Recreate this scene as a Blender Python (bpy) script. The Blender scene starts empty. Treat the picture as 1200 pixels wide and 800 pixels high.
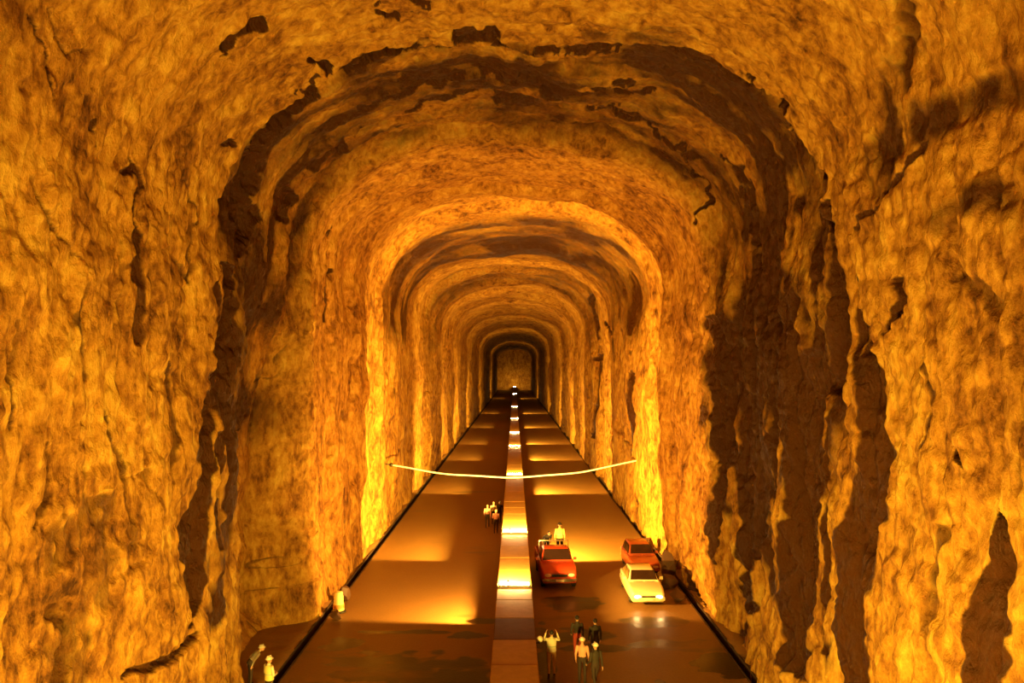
import bpy, bmesh, math, random
import numpy as np
from mathutils import Vector, Matrix
random.seed(7)
sc = bpy.context.scene
COL = sc.collection

# ------------------------------------------------------------------ camera, world, exposure
cam_d = bpy.data.cameras.new('camera'); cam = bpy.data.objects.new('camera', cam_d); COL.objects.link(cam)
CAM_H = 12.0
cam.location = (0, 0, CAM_H); cam.rotation_euler = (math.pi/2, 0, 0)
cam_d.sensor_width = 36; cam_d.lens = 27.0
cam_d.shift_x = -3/1200; cam_d.shift_y = 32/1200
cam_d.clip_end = 1000
sc.camera = cam
w = bpy.data.worlds.new('world'); sc.world = w; w.use_nodes = True
w.node_tree.nodes['Background'].inputs['Color'].default_value = (0.02, 0.008, 0.002, 1)
w.node_tree.nodes['Background'].inputs['Strength'].default_value = 0.3
sc.view_settings.view_transform = 'Standard'; sc.view_settings.look = 'None'
sc.view_settings.exposure = 0.55; sc.view_settings.gamma = 1.0; sc.view_settings.use_curve_mapping = False
LAMP_COLOUR = (1.0, 0.58, 0.08)          # older lamps; the ones nearest the viewer burn a little yellower
LAMP_NEAR = (1.0, 0.63, 0.07); LAMP_DEEP = (1.0, 0.52, 0.08)
# distance along the tunnel, sideways offset on the barrier, power
LAMPS = [(-22, .3, 9000), (-6, -.3, 10000), (12.5, .3, 10000), (35.7, -.38, 9000), (47.3, .38, 22000), (72.9, .38, 11500),
         (99.8, .38, 9000), (121, .38, 7500), (155, .38, 6500), (204, .3, 6000), (306, .3, 3500), (429, .1, 1500)]

# ------------------------------------------------------------------ helpers
def link(name, me, mats=(), parent=None, loc=None, rotz=0.0):
    o = bpy.data.objects.new(name, me); COL.objects.link(o)
    for m in mats:
        if me is not None: me.materials.append(m)
    if parent is not None: o.parent = parent
    if loc is not None: o.location = loc
    if rotz: o.rotation_euler = (0, 0, rotz)
    return o
def tag(o, label=None, cat=None, group=None, kind=None):
    if label: o['label'] = label
    if cat: o['category'] = cat
    if group: o['group'] = group
    if kind: o['kind'] = kind
    return o
def thing(name, label, cat, loc=(0, 0, 0), rotz=0.0, group=None):
    return tag(link(name, None, (), None, loc, rotz), label, cat, group)
def copy_tree(o, parent=None):
    c = o.copy(); COL.objects.link(c); c.parent = parent
    for ch in [x for x in o.children]: copy_tree(ch, c)
    return c

class MB:
    """collects shapes into one mesh"""
    def __init__(s): s.v = []; s.f = []; s.smooth = []
    def add(s, vs, fs, smooth=False):
        b = len(s.v); s.v += [tuple(v) for v in vs]
        s.f += [tuple(i+b for i in f) for f in fs]; s.smooth += [smooth]*len(fs); return s
    def box(s, c, d, taper=(1, 1), rz=0.0):
        x, y, z = d[0]/2, d[1]/2, d[2]/2; vs = []
        for k, (tx, ty) in ((-1, (1, 1)), (1, taper)):
            for sx, sy in ((-1, -1), (1, -1), (1, 1), (-1, 1)):
                p = Vector((sx*x*tx, sy*y*ty, k*z)); p.rotate(Matrix.Rotation(rz, 3, 'Z')); vs.append(p+Vector(c))
        return s.add(vs, [(3, 2, 1, 0), (4, 5, 6, 7), (0, 1, 5, 4), (1, 2, 6, 5), (2, 3, 7, 6), (3, 0, 4, 7)])
    def loft(s, rings, cap=True, smooth=True, closed=True):
        n = len(rings[0]); vs = [p for r in rings for p in r]; fs = []
        for i in range(len(rings)-1):
            for j in range(n if closed else n-1):
                a, b = i*n+j, i*n+(j+1) % n
                fs.append((a, b, b+n, a+n))
        s.add(vs, fs, smooth)
        if cap and closed:
            b = len(s.v)-len(vs)
            s.f.append(tuple(b+j for j in reversed(range(n)))); s.f.append(tuple(b+len(vs)-n+j for j in range(n)))
            s.smooth += [False, False]
        return s
    def tube(s, pts, rads, n=10, cap=True):
        pts = [Vector(p) for p in pts]
        if not isinstance(rads, (list, tuple)): rads = [rads]*len(pts)
        rings = []; up = None
        for i, p in enumerate(pts):
            t = (pts[min(i+1, len(pts)-1)]-pts[max(i-1, 0)]).normalized()
            if up is None: up = Vector((0, 0, 1)) if abs(t.z) < .9 else Vector((1, 0, 0))
            a = t.cross(up).normalized(); b = a.cross(t).normalized(); up = b
            r = rads[i]; r = r if isinstance(r, (tuple, list)) else (r, r)
            rings.append([p+a*math.cos(q)*r[0]+b*math.sin(q)*r[1] for q in (2*math.pi*k/n for k in range(n))])
        return s.loft(rings, cap)
    def ball(s, c, r, n=12, m=8, zr=(0, 1)):
        r = r if isinstance(r, (tuple, list)) else (r, r, r); rings = []
        for i in range(m+1):
            t = math.pi*(zr[0]+(zr[1]-zr[0])*i/m); t = min(max(t, .02), math.pi-.02)
            rings.append([Vector((c[0]+r[0]*math.sin(t)*math.cos(q), c[1]+r[1]*math.sin(t)*math.sin(q), c[2]-r[2]*math.cos(t))) for q in (2*math.pi*k/n for k in range(n))])
        return s.loft(rings, True)
    def mesh(s, name):
        me = bpy.data.meshes.new(name); me.from_pydata(s.v, [], s.f)
        me.polygons.foreach_set('use_smooth', s.smooth); me.update(); return me
    def build(s, name, mat, parent=None, loc=None, rotz=0.0):
        return link(name, s.mesh(name), (mat,) if mat else (), parent, loc, rotz)

def NT(m):
    m.use_nodes = True; return m.node_tree, m.node_tree.nodes['Principled BSDF']
def mat(name, col, rough=.6, metal=0.0, noise=0.12, scale=6.0, emit=None, bump=0.0, spec=.5):
    m = bpy.data.materials.new(name); nt, b = NT(m); L = nt.links.new
    b.inputs['Roughness'].default_value = rough; b.inputs['Metallic'].default_value = metal
    b.inputs['Specular IOR Level'].default_value = spec
    tc = nt.nodes.new('ShaderNodeTexCoord'); nz = nt.nodes.new('ShaderNodeTexNoise')
    nz.inputs['Scale'].default_value = scale; nz.inputs['Detail'].default_value = 4
    L(tc.outputs['Object'], nz.inputs['Vector'])
    mx = nt.nodes.new('ShaderNodeMix'); mx.data_type = 'RGBA'
    mx.inputs['A'].default_value = tuple(c*(1-noise) for c in col)+(1,); mx.inputs['B'].default_value = tuple(min(1, c*(1+noise)) for c in col)+(1,)
    L(nz.outputs['Fac'], mx.inputs['Factor']); L(mx.outputs['Result'], b.inputs['Base Color'])
    if bump:
        bp = nt.nodes.new('ShaderNodeBump'); bp.inputs['Strength'].default_value = bump; bp.inputs['Distance'].default_value = .05
        L(nz.outputs['Fac'], bp.inputs['Height']); L(bp.outputs['Normal'], b.inputs['Normal'])
    if emit:
        b.inputs['Emission Color'].default_value = tuple(emit[0])+(1,); b.inputs['Emission Strength'].default_value = emit[1]
    return m

# lattice noise on numpy arrays
_rng = np.random.RandomState(11); _tab = _rng.rand(256, 256).astype(np.float32)*2-1
def vn(x, y, seed=0):
    x = x+seed*17.31; y = y+seed*9.77
    xi = np.floor(x).astype(int); yi = np.floor(y).astype(int); fx = x-xi; fy = y-yi
    fx = fx*fx*fx*(fx*(fx*6-15)+10); fy = fy*fy*fy*(fy*(fy*6-15)+10)
    g = lambda a, b: _tab[(a+(b >> 8)*31) & 255, (b+(a >> 8)*57) & 255]
    return (g(xi, yi)*(1-fx)+g(xi+1, yi)*fx)*(1-fy)+(g(xi, yi+1)*(1-fx)+g(xi+1, yi+1)*fx)*fy
def fbm(x, y, o=4, seed=0, gain=.5):
    r = 0; a = 1; t = 0
    for k in range(o): r = r+a*vn(x*2**k, y*2**k, seed+k*3); t += a; a *= gain
    return r/t
def ridge(x, y, o=3, seed=0):
    r = 0; a = 1; t = 0
    for k in range(o): r = r+a*(1-2*np.abs(vn(x*2**k, y*2**k, seed+k*5))); t += a; a *= .5
    return r/t
def sst(a, b, x):
    t = np.clip((x-a)/(b-a), 0, 1); return t*t*(3-2*t)

# ------------------------------------------------------------------ materials of the setting
def rock_material():
    m = bpy.data.materials.new('hewn_rock'); nt, b = NT(m); L = nt.links.new; N = nt.nodes.new
    geo = N('ShaderNodeTexCoord'); mp = N('ShaderNodeMapping'); mp.inputs['Scale'].default_value = (1, 1, .5)
    L(geo.outputs['Object'], mp.inputs['Vector'])
    def noise(sc_, det, rough=.6, dist=0., vec=mp.outputs['Vector']):
        n = N('ShaderNodeTexNoise'); n.inputs['Scale'].default_value = sc_; n.inputs['Detail'].default_value = det
        n.inputs['Roughness'].default_value = rough; n.inputs['Distortion'].default_value = dist; L(vec, n.inputs['Vector']); return n
    big = noise(.22, 5, .6, .4, geo.outputs['Object']); mid = noise(1.0, 9, .66, .25); fine = noise(4.0, 7, .7)
    r1 = N('ShaderNodeValToRGB'); e = r1.color_ramp.elements
    e[0].position = .34; e[0].color = (.050, .015, .003, 1); e[1].position = .67; e[1].color = (.68, .42, .075, 1)
    k = e.new(.42); k.color = (.22, .085, .014, 1); k = e.new(.52); k.color = (.44, .21, .03, 1)
    mixf = N('ShaderNodeMath'); mixf.operation = 'MULTIPLY_ADD'; mixf.inputs[1].default_value = .5
    h2 = N('ShaderNodeMath'); h2.operation = 'MULTIPLY'; h2.inputs[1].default_value = .32
    L(big.outputs['Fac'], h2.inputs[0]); L(mid.outputs['Fac'], mixf.inputs[0]); L(h2.outputs[0], mixf.inputs[2])
    mf2 = N('ShaderNodeMath'); mf2.operation = 'MULTIPLY_ADD'; mf2.inputs[1].default_value = .5; L(fine.outputs['Fac'], mf2.inputs[0])
    mf3 = N('ShaderNodeMath'); mf3.operation = 'SUBTRACT'; mf3.inputs[1].default_value = .15; L(mixf.outputs[0], mf3.inputs[0]); L(mf3.outputs[0], mf2.inputs[2]); L(mf2.outputs[0], r1.inputs['Fac'])
    # seeping water and painted shade: both darker and glossier
    at = N('ShaderNodeAttribute'); at.attribute_name = 'wet'
    wn = N('ShaderNodeMath'); wn.operation = 'MULTIPLY_ADD'; wn.inputs[1].default_value = .9; wn.inputs[2].default_value = -.45
    L(mid.outputs['Fac'], wn.inputs[0])
    wa = N('ShaderNodeMath'); wa.operation = 'ADD'; L(at.outputs['Fac'], wa.inputs[0]); L(wn.outputs[0], wa.inputs[1])
    wm = N('ShaderNodeMapRange'); wm.inputs['From Min'].default_value = .2; wm.inputs['From Max'].default_value = .58; L(wa.outputs[0], wm.inputs['Value'])
    dk = N('ShaderNodeMix'); dk.data_type = 'RGBA'; dk.inputs['B'].default_value = (.055, .0155, .0022, 1)
    L(wm.outputs['Result'], dk.inputs['Factor']); L(r1.outputs['Color'], dk.inputs['A']); L(dk.outputs['Result'], b.inputs['Base Color'])
    rg = N('ShaderNodeMapRange'); rg.inputs['To Min'].default_value = .72; rg.inputs['To Max'].default_value = .33
    L(wm.outputs['Result'], rg.inputs['Value']); L(rg.outputs['Result'], b.inputs['Roughness'])
    b.inputs['Specular IOR Level'].default_value = .22
    ad = N('ShaderNodeMath'); ad.operation = 'MULTIPLY_ADD'; ad.inputs[1].default_value = .4
    L(fine.outputs['Fac'], ad.inputs[0]); L(mid.outputs['Fac'], ad.inputs[2])
    bp = N('ShaderNodeBump'); bp.inputs['Strength'].default_value = .85; bp.inputs['Distance'].default_value = .42
    L(ad.outputs[0], bp.inputs['Height']); L(bp.outputs['Normal'], b.inputs['Normal'])
    return m
def floor_material():
    m = bpy.data.materials.new('damp_asphalt'); nt, b = NT(m); L = nt.links.new; N = nt.nodes.new
    tc = N('ShaderNodeTexCoord'); mp = N('ShaderNodeMapping'); mp.inputs['Scale'].default_value = (.16, .42, 1); L(tc.outputs['Object'], mp.inputs['Vector'])
    n1 = N('ShaderNodeTexNoise'); n1.inputs['Scale'].default_value = 1; n1.inputs['Detail'].default_value = 6; n1.inputs['Roughness'].default_value = .55; L(mp.outputs['Vector'], n1.inputs['Vector'])
    n2 = N('ShaderNodeTexNoise'); n2.inputs['Scale'].default_value = 9; n2.inputs['Detail'].default_value = 5; L(tc.outputs['Object'], n2.inputs['Vector'])
    at = N('ShaderNodeAttribute'); at.attribute_name = 'wet'
    sub = N('ShaderNodeMath'); sub.operation = 'MULTIPLY_ADD'; sub.inputs[1].default_value = 1.3; sub.inputs[2].default_value = -.65; L(n1.outputs['Fac'], sub.inputs[0])
    add = N('ShaderNodeMath'); add.operation = 'ADD'; L(at.outputs['Fac'], add.inputs[0]); L(sub.outputs[0], add.inputs[1])
    mr = N('ShaderNodeMapRange'); mr.inputs['From Min'].default_value = .35; mr.inputs['From Max'].default_value = .62; L(add.outputs[0], mr.inputs['Value'])
    base = N('ShaderNodeMix'); base.data_type = 'RGBA'; base.inputs['A'].default_value = (.20, .098, .028, 1); base.inputs['B'].default_value = (.29, .15, .042, 1); L(n2.outputs['Fac'], base.inputs['Factor'])
    dk = N('ShaderNodeMix'); dk.data_type = 'RGBA'; dk.inputs['B'].default_value = (.018, .007, .002, 1)
    L(mr.outputs['Result'], dk.inputs['Factor']); L(base.outputs['Result'], dk.inputs['A']); L(dk.outputs['Result'], b.inputs['Base Color'])
    b.inputs['Specular IOR Level'].default_value = .3
    rr = N('ShaderNodeMapRange'); rr.inputs['To Min'].default_value = .55; rr.inputs['To Max'].default_value = .3; L(mr.outputs['Result'], rr.inputs['Value']); L(rr.outputs['Result'], b.inputs['Roughness'])
    bp = N('ShaderNodeBump'); bp.inputs['Strength'].default_value = .25; bp.inputs['Distance'].default_value = .03; L(n2.outputs['Fac'], bp.inputs['Height']); L(bp.outputs['Normal'], b.inputs['Normal'])
    return m
ROCK = rock_material(); FLOOR = floor_material()
GRIME = mat('gutter_grime', (.05, .022, .01), .7, noise=.4, scale=2)
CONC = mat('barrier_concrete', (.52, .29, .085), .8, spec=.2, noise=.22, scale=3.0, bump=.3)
CONC_D = mat('dark_barrier_concrete', (.17, .075, .02), .8, spec=.15, noise=.25, scale=3.0, bump=.3)  # dark tone for the barrier sides and one slab's shaded band
STEEL = mat('lamp_steel', (.10, .08, .06), .4, .8)
GLOW = mat('lamp_lens', (.9, .8, .6), .3, emit=((1.0, .66, .24), 190.0))

# ------------------------------------------------------------------ rock tunnel
PA, PCX, PZS, PB, PN = 9.4, -0.15, 16.6, 6.2, 2.35      # half width, centre, springing, rise, arch exponent
def nominal_profile():
    p = [(-PA+PCX, z) for z in np.linspace(-1.0, PZS, 1500, endpoint=False)]
    for t in np.linspace(math.pi, 0, 3000):
        c, s = math.cos(t), math.sin(t); p.append((PCX+PA*math.copysign(abs(c)**(2/PN), c), PZS+PB*abs(s)**(2/PN)))
    p += [(PA+PCX, z) for z in np.linspace(PZS, -1.0, 1501)[1:]]
    p = np.array(p); d = np.r_[0, np.cumsum(np.hypot(*np.diff(p, axis=0).T))]-1.0    # s = 0 at the left wall's foot
    return p, d
PP, PD = nominal_profile(); SL = PD[-1]-1.0
NS = 1150
s_arr = np.linspace(PD[0], PD[-1], NS)
px_ = np.interp(s_arr, PD, PP[:, 0]); pz_ = np.interp(s_arr, PD, PP[:, 1])
tx = np.gradient(px_, s_arr); tz = np.gradient(pz_, s_arr); tl = np.hypot(tx, tz); nx_, nz_ = -tz/tl, tx/tl    # outward
END = 440.0
ys = list(np.arange(-34, 12.5, .6)); y = 12.5
while y < END:
    ys.append(y); st = max(.06, y*y/9000)
    if 23.8 < y < 26.2 or 35.3 < y < 38: st = .055
    y += min(st, 4.0)
ys.append(END); y_arr = np.array(ys); NY = len(ys)
# stained seams, wet streaks and painted shadow edges on the rock [(distance along tunnel, distance round the profile, width m)])
STROKES = [
 (0.45,1,0.3,[(27.34,26.04,0.243),(26.77,24.74,0.297),(27.05,23.58,0.361),(27.63,21.83,0.461),(28.85,19.55,0.705),(29.48,17.97,0.786),(29.34,16.47,0.391)]),  # shadow behind the portal edge, darkened into the rock colour
 (0.35,1,0.3,[(25.36,20.17,0.113),(25.65,18.34,0.2),(25.56,17.45,0.398),(25.2,16.26,0.196),(24.35,14.76,0.243),(24.7,13.43,0.329),(24.14,11.52,0.59),(23.55,9.18,0.654),(22.92,7.21,0.637),(22.56,5.28,0.501),(22.21,4.77,0.197)]),
 (0.35,1,0.3,[(26.53,15.6,0.413),(26.12,14.38,0.697),(25.81,12.92,0.918),(25.35,11.49,0.789),(25.66,9.49,0.57),(25.97,7.73,0.289)]),
 (0.2,0.9,0.3,[(24.7,9.86,0.137),(24.35,7.45,0.162),(24.21,6.4,0.108)]),
 (0.2,0.9,0.3,[(25.97,7.44,0.231),(25.66,5.5,0.228)]),
 (0,0.85,0.8,[(26.45,10.59,0.882),(26.2,8.28,1.281),(25.43,6.12,1.526),(24.7,4.37,1.262)]),
 (0.3,1,0.25,[(20.43,20.89,0.159),(20.53,21.51,0.456),(20.65,22.42,0.344)]),
 (0.3,1,0.25,[(23.15,22.86,0.206),(23.8,23.24,0.397),(24.51,23.29,0.272)]),
 (0.1,0.9,0.3,[(24.8,21.94,0.138),(24.45,22.85,0.136)]),
 (0.2,0.9,0.3,[(23.79,19.21,0.211),(23.83,18.99,0.159)]),
 (0.15,0.7,0.4,[(17.1,17.59,0.114),(17.48,17.19,0.078)]),
 (0.2,0.6,0.5,[(18.71,17.34,0.104),(19.62,16.8,0.109),(19.49,16.16,0.13),(19.27,14.83,0.128),(19.19,12.68,0.107)]),
 (0.15,0.45,0.5,[(21.4,18.74,0.095),(22.56,16.81,0.1),(22.56,14.56,0.1)]),
 (0.12,0.45,0.5,[(21.07,15.79,0.07),(22.44,14.54,0.125)]),
 (0.4,0.5,0.6,[(16.59,6.88,0.258),(16.82,5.87,0.336),(16.69,5.18,0.334)]),  # shaded hollow: a recess plus painted darkening
 (0.3,0.6,0.5,[(18.97,4.41,0.211),(20.56,4.28,0.274),(22.32,4.41,0.248)]),
 (0.15,0.4,0.6,[(15.05,19.12,0.134),(15.83,18.57,0.176),(16.81,18.8,0.149)]),
 (0.15,0.4,0.6,[(15.27,15.77,0.102),(15.68,15.17,0.105),(16.75,14.46,0.149)]),
 (0.35,1,0.25,[(28.29,26.87,0.189),(27.12,27.74,0.784),(27.21,28.64,0.484),(27.38,29.39,0.152)]),
 (0.3,1,0.3,[(25.36,24.42,0.225),(25.54,25.11,0.341),(25.99,26.22,0.491),(25.31,26.87,0.281)]),
 (0.35,1,0.3,[(24.72,27.89,0.385),(24.66,28.86,0.548),(25.31,29.46,0.394),(25.76,30.2,0.401),(25.69,30.88,0.457),(25.08,31.63,0.223)]),
 (0.3,1,0.3,[(22.09,25.67,0.196),(22.31,25.98,0.198)]),
 (0.3,1,0.3,[(22.33,26.53,0.198),(22.37,26.87,0.199)]),
 (0.15,0.8,0.4,[(33.49,24.79,0.186),(32.91,26.81,0.219),(32.16,28.49,0.143)]),
 (0.15,0.8,0.4,[(33.51,28.82,0.298),(33.36,30.3,0.297)]),
 (0.15,0.8,0.4,[(31.69,30.61,0.282),(31.98,31.34,0.178)]),
 (0.2,0.8,0.4,[(32.79,32.67,0.291),(33.68,34.89,0.15),(34.74,37.07,0.193),(37.23,39.25,0.207)]),
 (0.2,0.8,0.4,[(34.46,20.64,0.268),(34.26,22.05,0.343),(33.18,22.95,0.184)]),
 (0.25,0.9,0.4,[(34.2,18.48,0.38),(34.08,19.36,0.606)]),
 (0,0.6,0.9,[(29.03,17.88,1.29),(30.92,16.53,1.718),(31.48,14.52,1.749)]),
 (0,0.5,0.9,[(27.87,23.72,0.929),(30.47,27.35,1.354),(30.1,30.72,1.204),(28.0,33.79,1.556),(28.7,37.51,1.913)]),
 (0,0.65,0.9,[(24.52,31.86,1.09),(24.59,34.38,1.639),(26.95,36.92,1.797),(28.19,39.32,1.566),(29.83,40.97,1.989)]),
 (0.5,1,0.3,[(23.1,36.93,0.205),(23.19,38.39,0.412),(23.59,40.04,0.472),(23.0,42.02,0.562),(22.56,43.36,0.602),(22.68,45.36,0.605),(23.45,47.14,0.782)]),  # portal shadow on the right side, painted as a dark seam
 (-1,0.95,0.5,[(27.55,41.71,1.531),(29.01,43.71,3.545),(30.95,46.26,4.47),(31.41,49.04,4.538),(30.95,52.45,3.438),(27.57,53.96,2.144),(25.85,55.52,1.723)]),
 (0.3,1,0.3,[(24.85,46.62,0.718),(25.46,49.16,0.849),(25.62,51.46,0.74),(26.1,53.86,0.87),(26.26,56.83,0.875)]),
 (0.3,1,0.3,[(32.14,48.03,0.643),(32.65,51.31,0.58),(31.65,53.99,0.703),(32.39,56.32,0.864),(33.7,58.39,0.524)]),
 (0.25,1,0.3,[(36.67,44.55,0.896),(35.43,47.38,0.709),(35.73,50.96,0.397),(36.36,53.46,0.283),(36.51,55.92,0.081)]),
 (0.25,1,0.3,[(28.51,43.44,0.634),(27.57,46.31,0.613),(28.51,49.46,0.507),(28.03,51.9,0.436)]),
 (0.3,0.95,0.25,[(20.66,45.14,0.184),(20.45,46.4,0.318),(20.35,47.76,0.498),(20.11,49.09,0.715),(20.46,50.26,1.0),(21.24,51.82,1.18),(21.62,53.11,1.009),(21.51,55.47,0.86)]),
 (0.3,0.95,0.25,[(14.63,49.27,0.163),(14.48,50.02,0.418),(14.63,50.87,0.585),(14.81,51.74,0.757),(14.81,52.73,0.691)]),
 (0.35,0.9,0.3,[(18.71,44.45,0.249),(18.42,44.99,0.327),(19.27,45.77,0.214)]),
 (0.35,1,0.3,[(15.92,48.46,0.159),(15.89,48.6,0.159)]),
 (0.1,0.8,0.4,[(18.42,45.71,0.123),(18.3,45.86,0.102)]),
 (0.1,0.72,0.9,[(16.36,38.62,0.473),(17.71,39.69,0.787),(18.83,40.98,1.255),(19.41,42.21,0.561)]),
 (0.1,0.72,0.9,[(18.93,41.05,1.262),(16.35,41.19,0.908),(13.92,41.46,0.773)]),
 (0,0.6,0.9,[(16.58,43.6,0.737),(15.22,43.34,1.015),(13.94,43.47,0.93)]),
 (0.12,0.7,0.4,[(17.14,41.53,0.076),(18.63,42.08,0.103),(20.56,42.93,0.114)]),
 (0.2,0.8,0.4,[(20.86,44.31,0.185),(21.08,45.92,0.234),(20.76,46.86,0.138)]),
 (0.3,0.8,0.4,[(84.88,38.77,0.754),(87.63,45.5,0.974),(89.52,54.43,0.895)]),  # shadow at a ring step, drawn into the rock colour
 (0.25,0.8,0.4,[(76.38,41.92,0.509),(72.39,43.45,0.483)]),
 (0.25,0.7,0.4,[(59.89,47.21,0.399),(60.76,52.61,0.608),(58.62,56.96,0.586)]),
 (0.1,0.5,0.5,[(20.45,46.85,0.182),(20.71,48.7,0.184)]),
 (0.2,0.85,0.35,[(30.88,28.01,0.103),(30.36,30.06,0.169),(30.39,32.43,0.203),(30.74,34.94,0.171)]),
 (0.15,0.8,0.35,[(31.35,23.33,0.105),(30.84,25.24,0.171),(30.75,27.33,0.103)]),
 (0.2,0.9,0.3,[(25.68,34.31,0.143),(25.35,36.08,0.254),(25.22,37.4,0.168)]),
 (0.2,0.8,0.35,[(27.21,30.0,0.121),(26.79,31.48,0.179),(26.86,33.0,0.119)]),
 (0.15,0.7,0.4,[(31.82,38.17,0.177),(32.27,39.74,0.251),(32.11,41.61,0.214)]),
 (0.15,0.75,0.4,[(39.96,19.27,0.178),(40.69,17.06,0.226),(40.35,14.33,0.179)]),
 (0.25,0.6,0.4,[(14.55,18.52,0.081),(15.17,18.11,0.101),(15.47,17.54,0.069)]),
 (0.2,0.5,0.4,[(16.13,10.42,0.09),(16.28,9.33,0.109),(15.83,8.69,0.07)]),
 (0.2,0.45,0.4,[(18.17,11.03,0.101),(18.97,9.3,0.126),(19.06,7.59,0.106)]),
 (0.2,0.5,0.4,[(21.33,12.28,0.095),(21.65,10.36,0.12),(21.33,8.97,0.095)]),
 (0.2,0.45,0.4,[(17.09,13.94,0.076),(16.95,12.6,0.094),(17.22,11.66,0.077)]),
 (0.2,0.45,0.4,[(14.74,12.85,0.082),(14.59,11.71,0.097),(14.84,10.88,0.082)]),
 (0.15,0.5,0.5,[(17.09,46.45,0.095),(16.89,47.57,0.113),(17.17,48.35,0.095)]),
 (0.15,0.5,0.5,[(15.8,44.88,0.351),(14.81,45.49,0.395)]),
 (0.15,0.4,0.5,[(16.75,50.17,0.149),(17.1,52.14,0.19),(16.96,53.61,0.188)]),
 (0.3,0.9,0.35,[(42.26,56.44,0.235),(41.01,58.43,0.319),(38.07,58.67,0.254)]),
 (0.25,0.9,0.3,[(23.65,47.93,0.21),(24.13,50.1,0.268),(23.99,52.49,0.213),(24.34,55.54,0.27)]),
]

S, Y = np.meshgrid(s_arr, y_arr)
wallness = 1-np.clip(np.minimum(1, np.maximum(0, (np.minimum(S, SL-S)-13)/5)), 0, 1)*.0
mirror = np.minimum(S, SL-S)                                    # height measure on both walls
Yw = Y+.5*fbm(S/2.2, Y/9, 3, 1)+.25*fbm(S/.6, Y/3, 2, 4)
on_wall = 1-sst(14, 18.5, mirror)
left = (S < SL/2)
D = np.zeros_like(S)
gy = np.interp(S, [0, 30, 44, 60], [25.2, 25.4, 22.4, 22.4])
gate = sst(-.3, .3, Yw-gy); Yb = Y+.35*fbm(S/6, Y/9, 2, 7)+.5*(1-sst(3.6, 5.2, S))*(S < SL/2)
gate2 = sst(35.9, 37.3, Yb); bay = sst(27.7, 28.4, Yw)
D += -.1*(1-gate)+(.35+.35*(1-on_wall))*(gate-gate2)
D += 2.4*(bay-gate2)*(1-sst(9, 19, S))*left                    # refuge bay in the left wall
# blasting rounds: each flares outwards and the next one starts with a step inwards
brk = [36.7, 41.5, 46.6]; rr_ = random.Random(3)
while brk[-1] < END+10: brk.append(brk[-1]+rr_.uniform(4.2, 8.5)*(1+brk[-1]/250))
for a, b_ in zip(brk[:-1], brk[1:]):
    amp = rr_.uniform(.25, .75)*(1.6 if a > 68 else 1); t = np.clip((Yw-a)/(b_-a), 0, 1)
    D += np.where((Yw >= a) & (Yw < b_), amp*(t**1.3)*(1-sst(.86, 1, t))-.12, 0)*np.clip(.75+.6*fbm(S/6, Y*0+a, 2, 8), .2, 1.4)
D += .55*fbm(S/7, Y/6, 3, 20)*np.where(Y < 25, .7, 1)
vert = on_wall+(1-on_wall)*.35
D += .26*ridge(S/5.5+.4*fbm(S/3, Y/2, 2, 31), Y/1.3, 3, 30)*vert
D += .13*fbm(S/1.6, Y/.55, 4, 40)*1.1
D += .05*ridge(S/.9, Y/.28, 2, 50)*(Y < 60)+.07*fbm(S/.38, Y/.3, 2, 52)*(1-sst(34, 50, Y))+.06*ridge(S/.55, Y/.5, 2, 54)*(1-sst(34, 50, Y))
# draped flowstone folds on the right wall
crk = sst(.84, .97, ridge(S/7+.5*fbm(S/1.5, Y/2, 3, 33), Y/1.6, 1, 36)+.12*fbm(S/.7, Y/.3, 2, 37))*sst(-.05, .3, fbm(S/4, Y/3, 2, 38))*on_wall*(Y > 10)*.8
D += .12*crk
fold = np.exp(-((Y-31)/9)**4)*(~left)*on_wall
fr_ = ridge(S/8+.5*fbm(S/2, Y, 2, 61), Y/1.5+.35*fbm(S/3, Y, 2, 63), 3, 60)
D += fold*(.5*fr_+.1*ridge(S/3, Y/.35, 2, 66))
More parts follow.
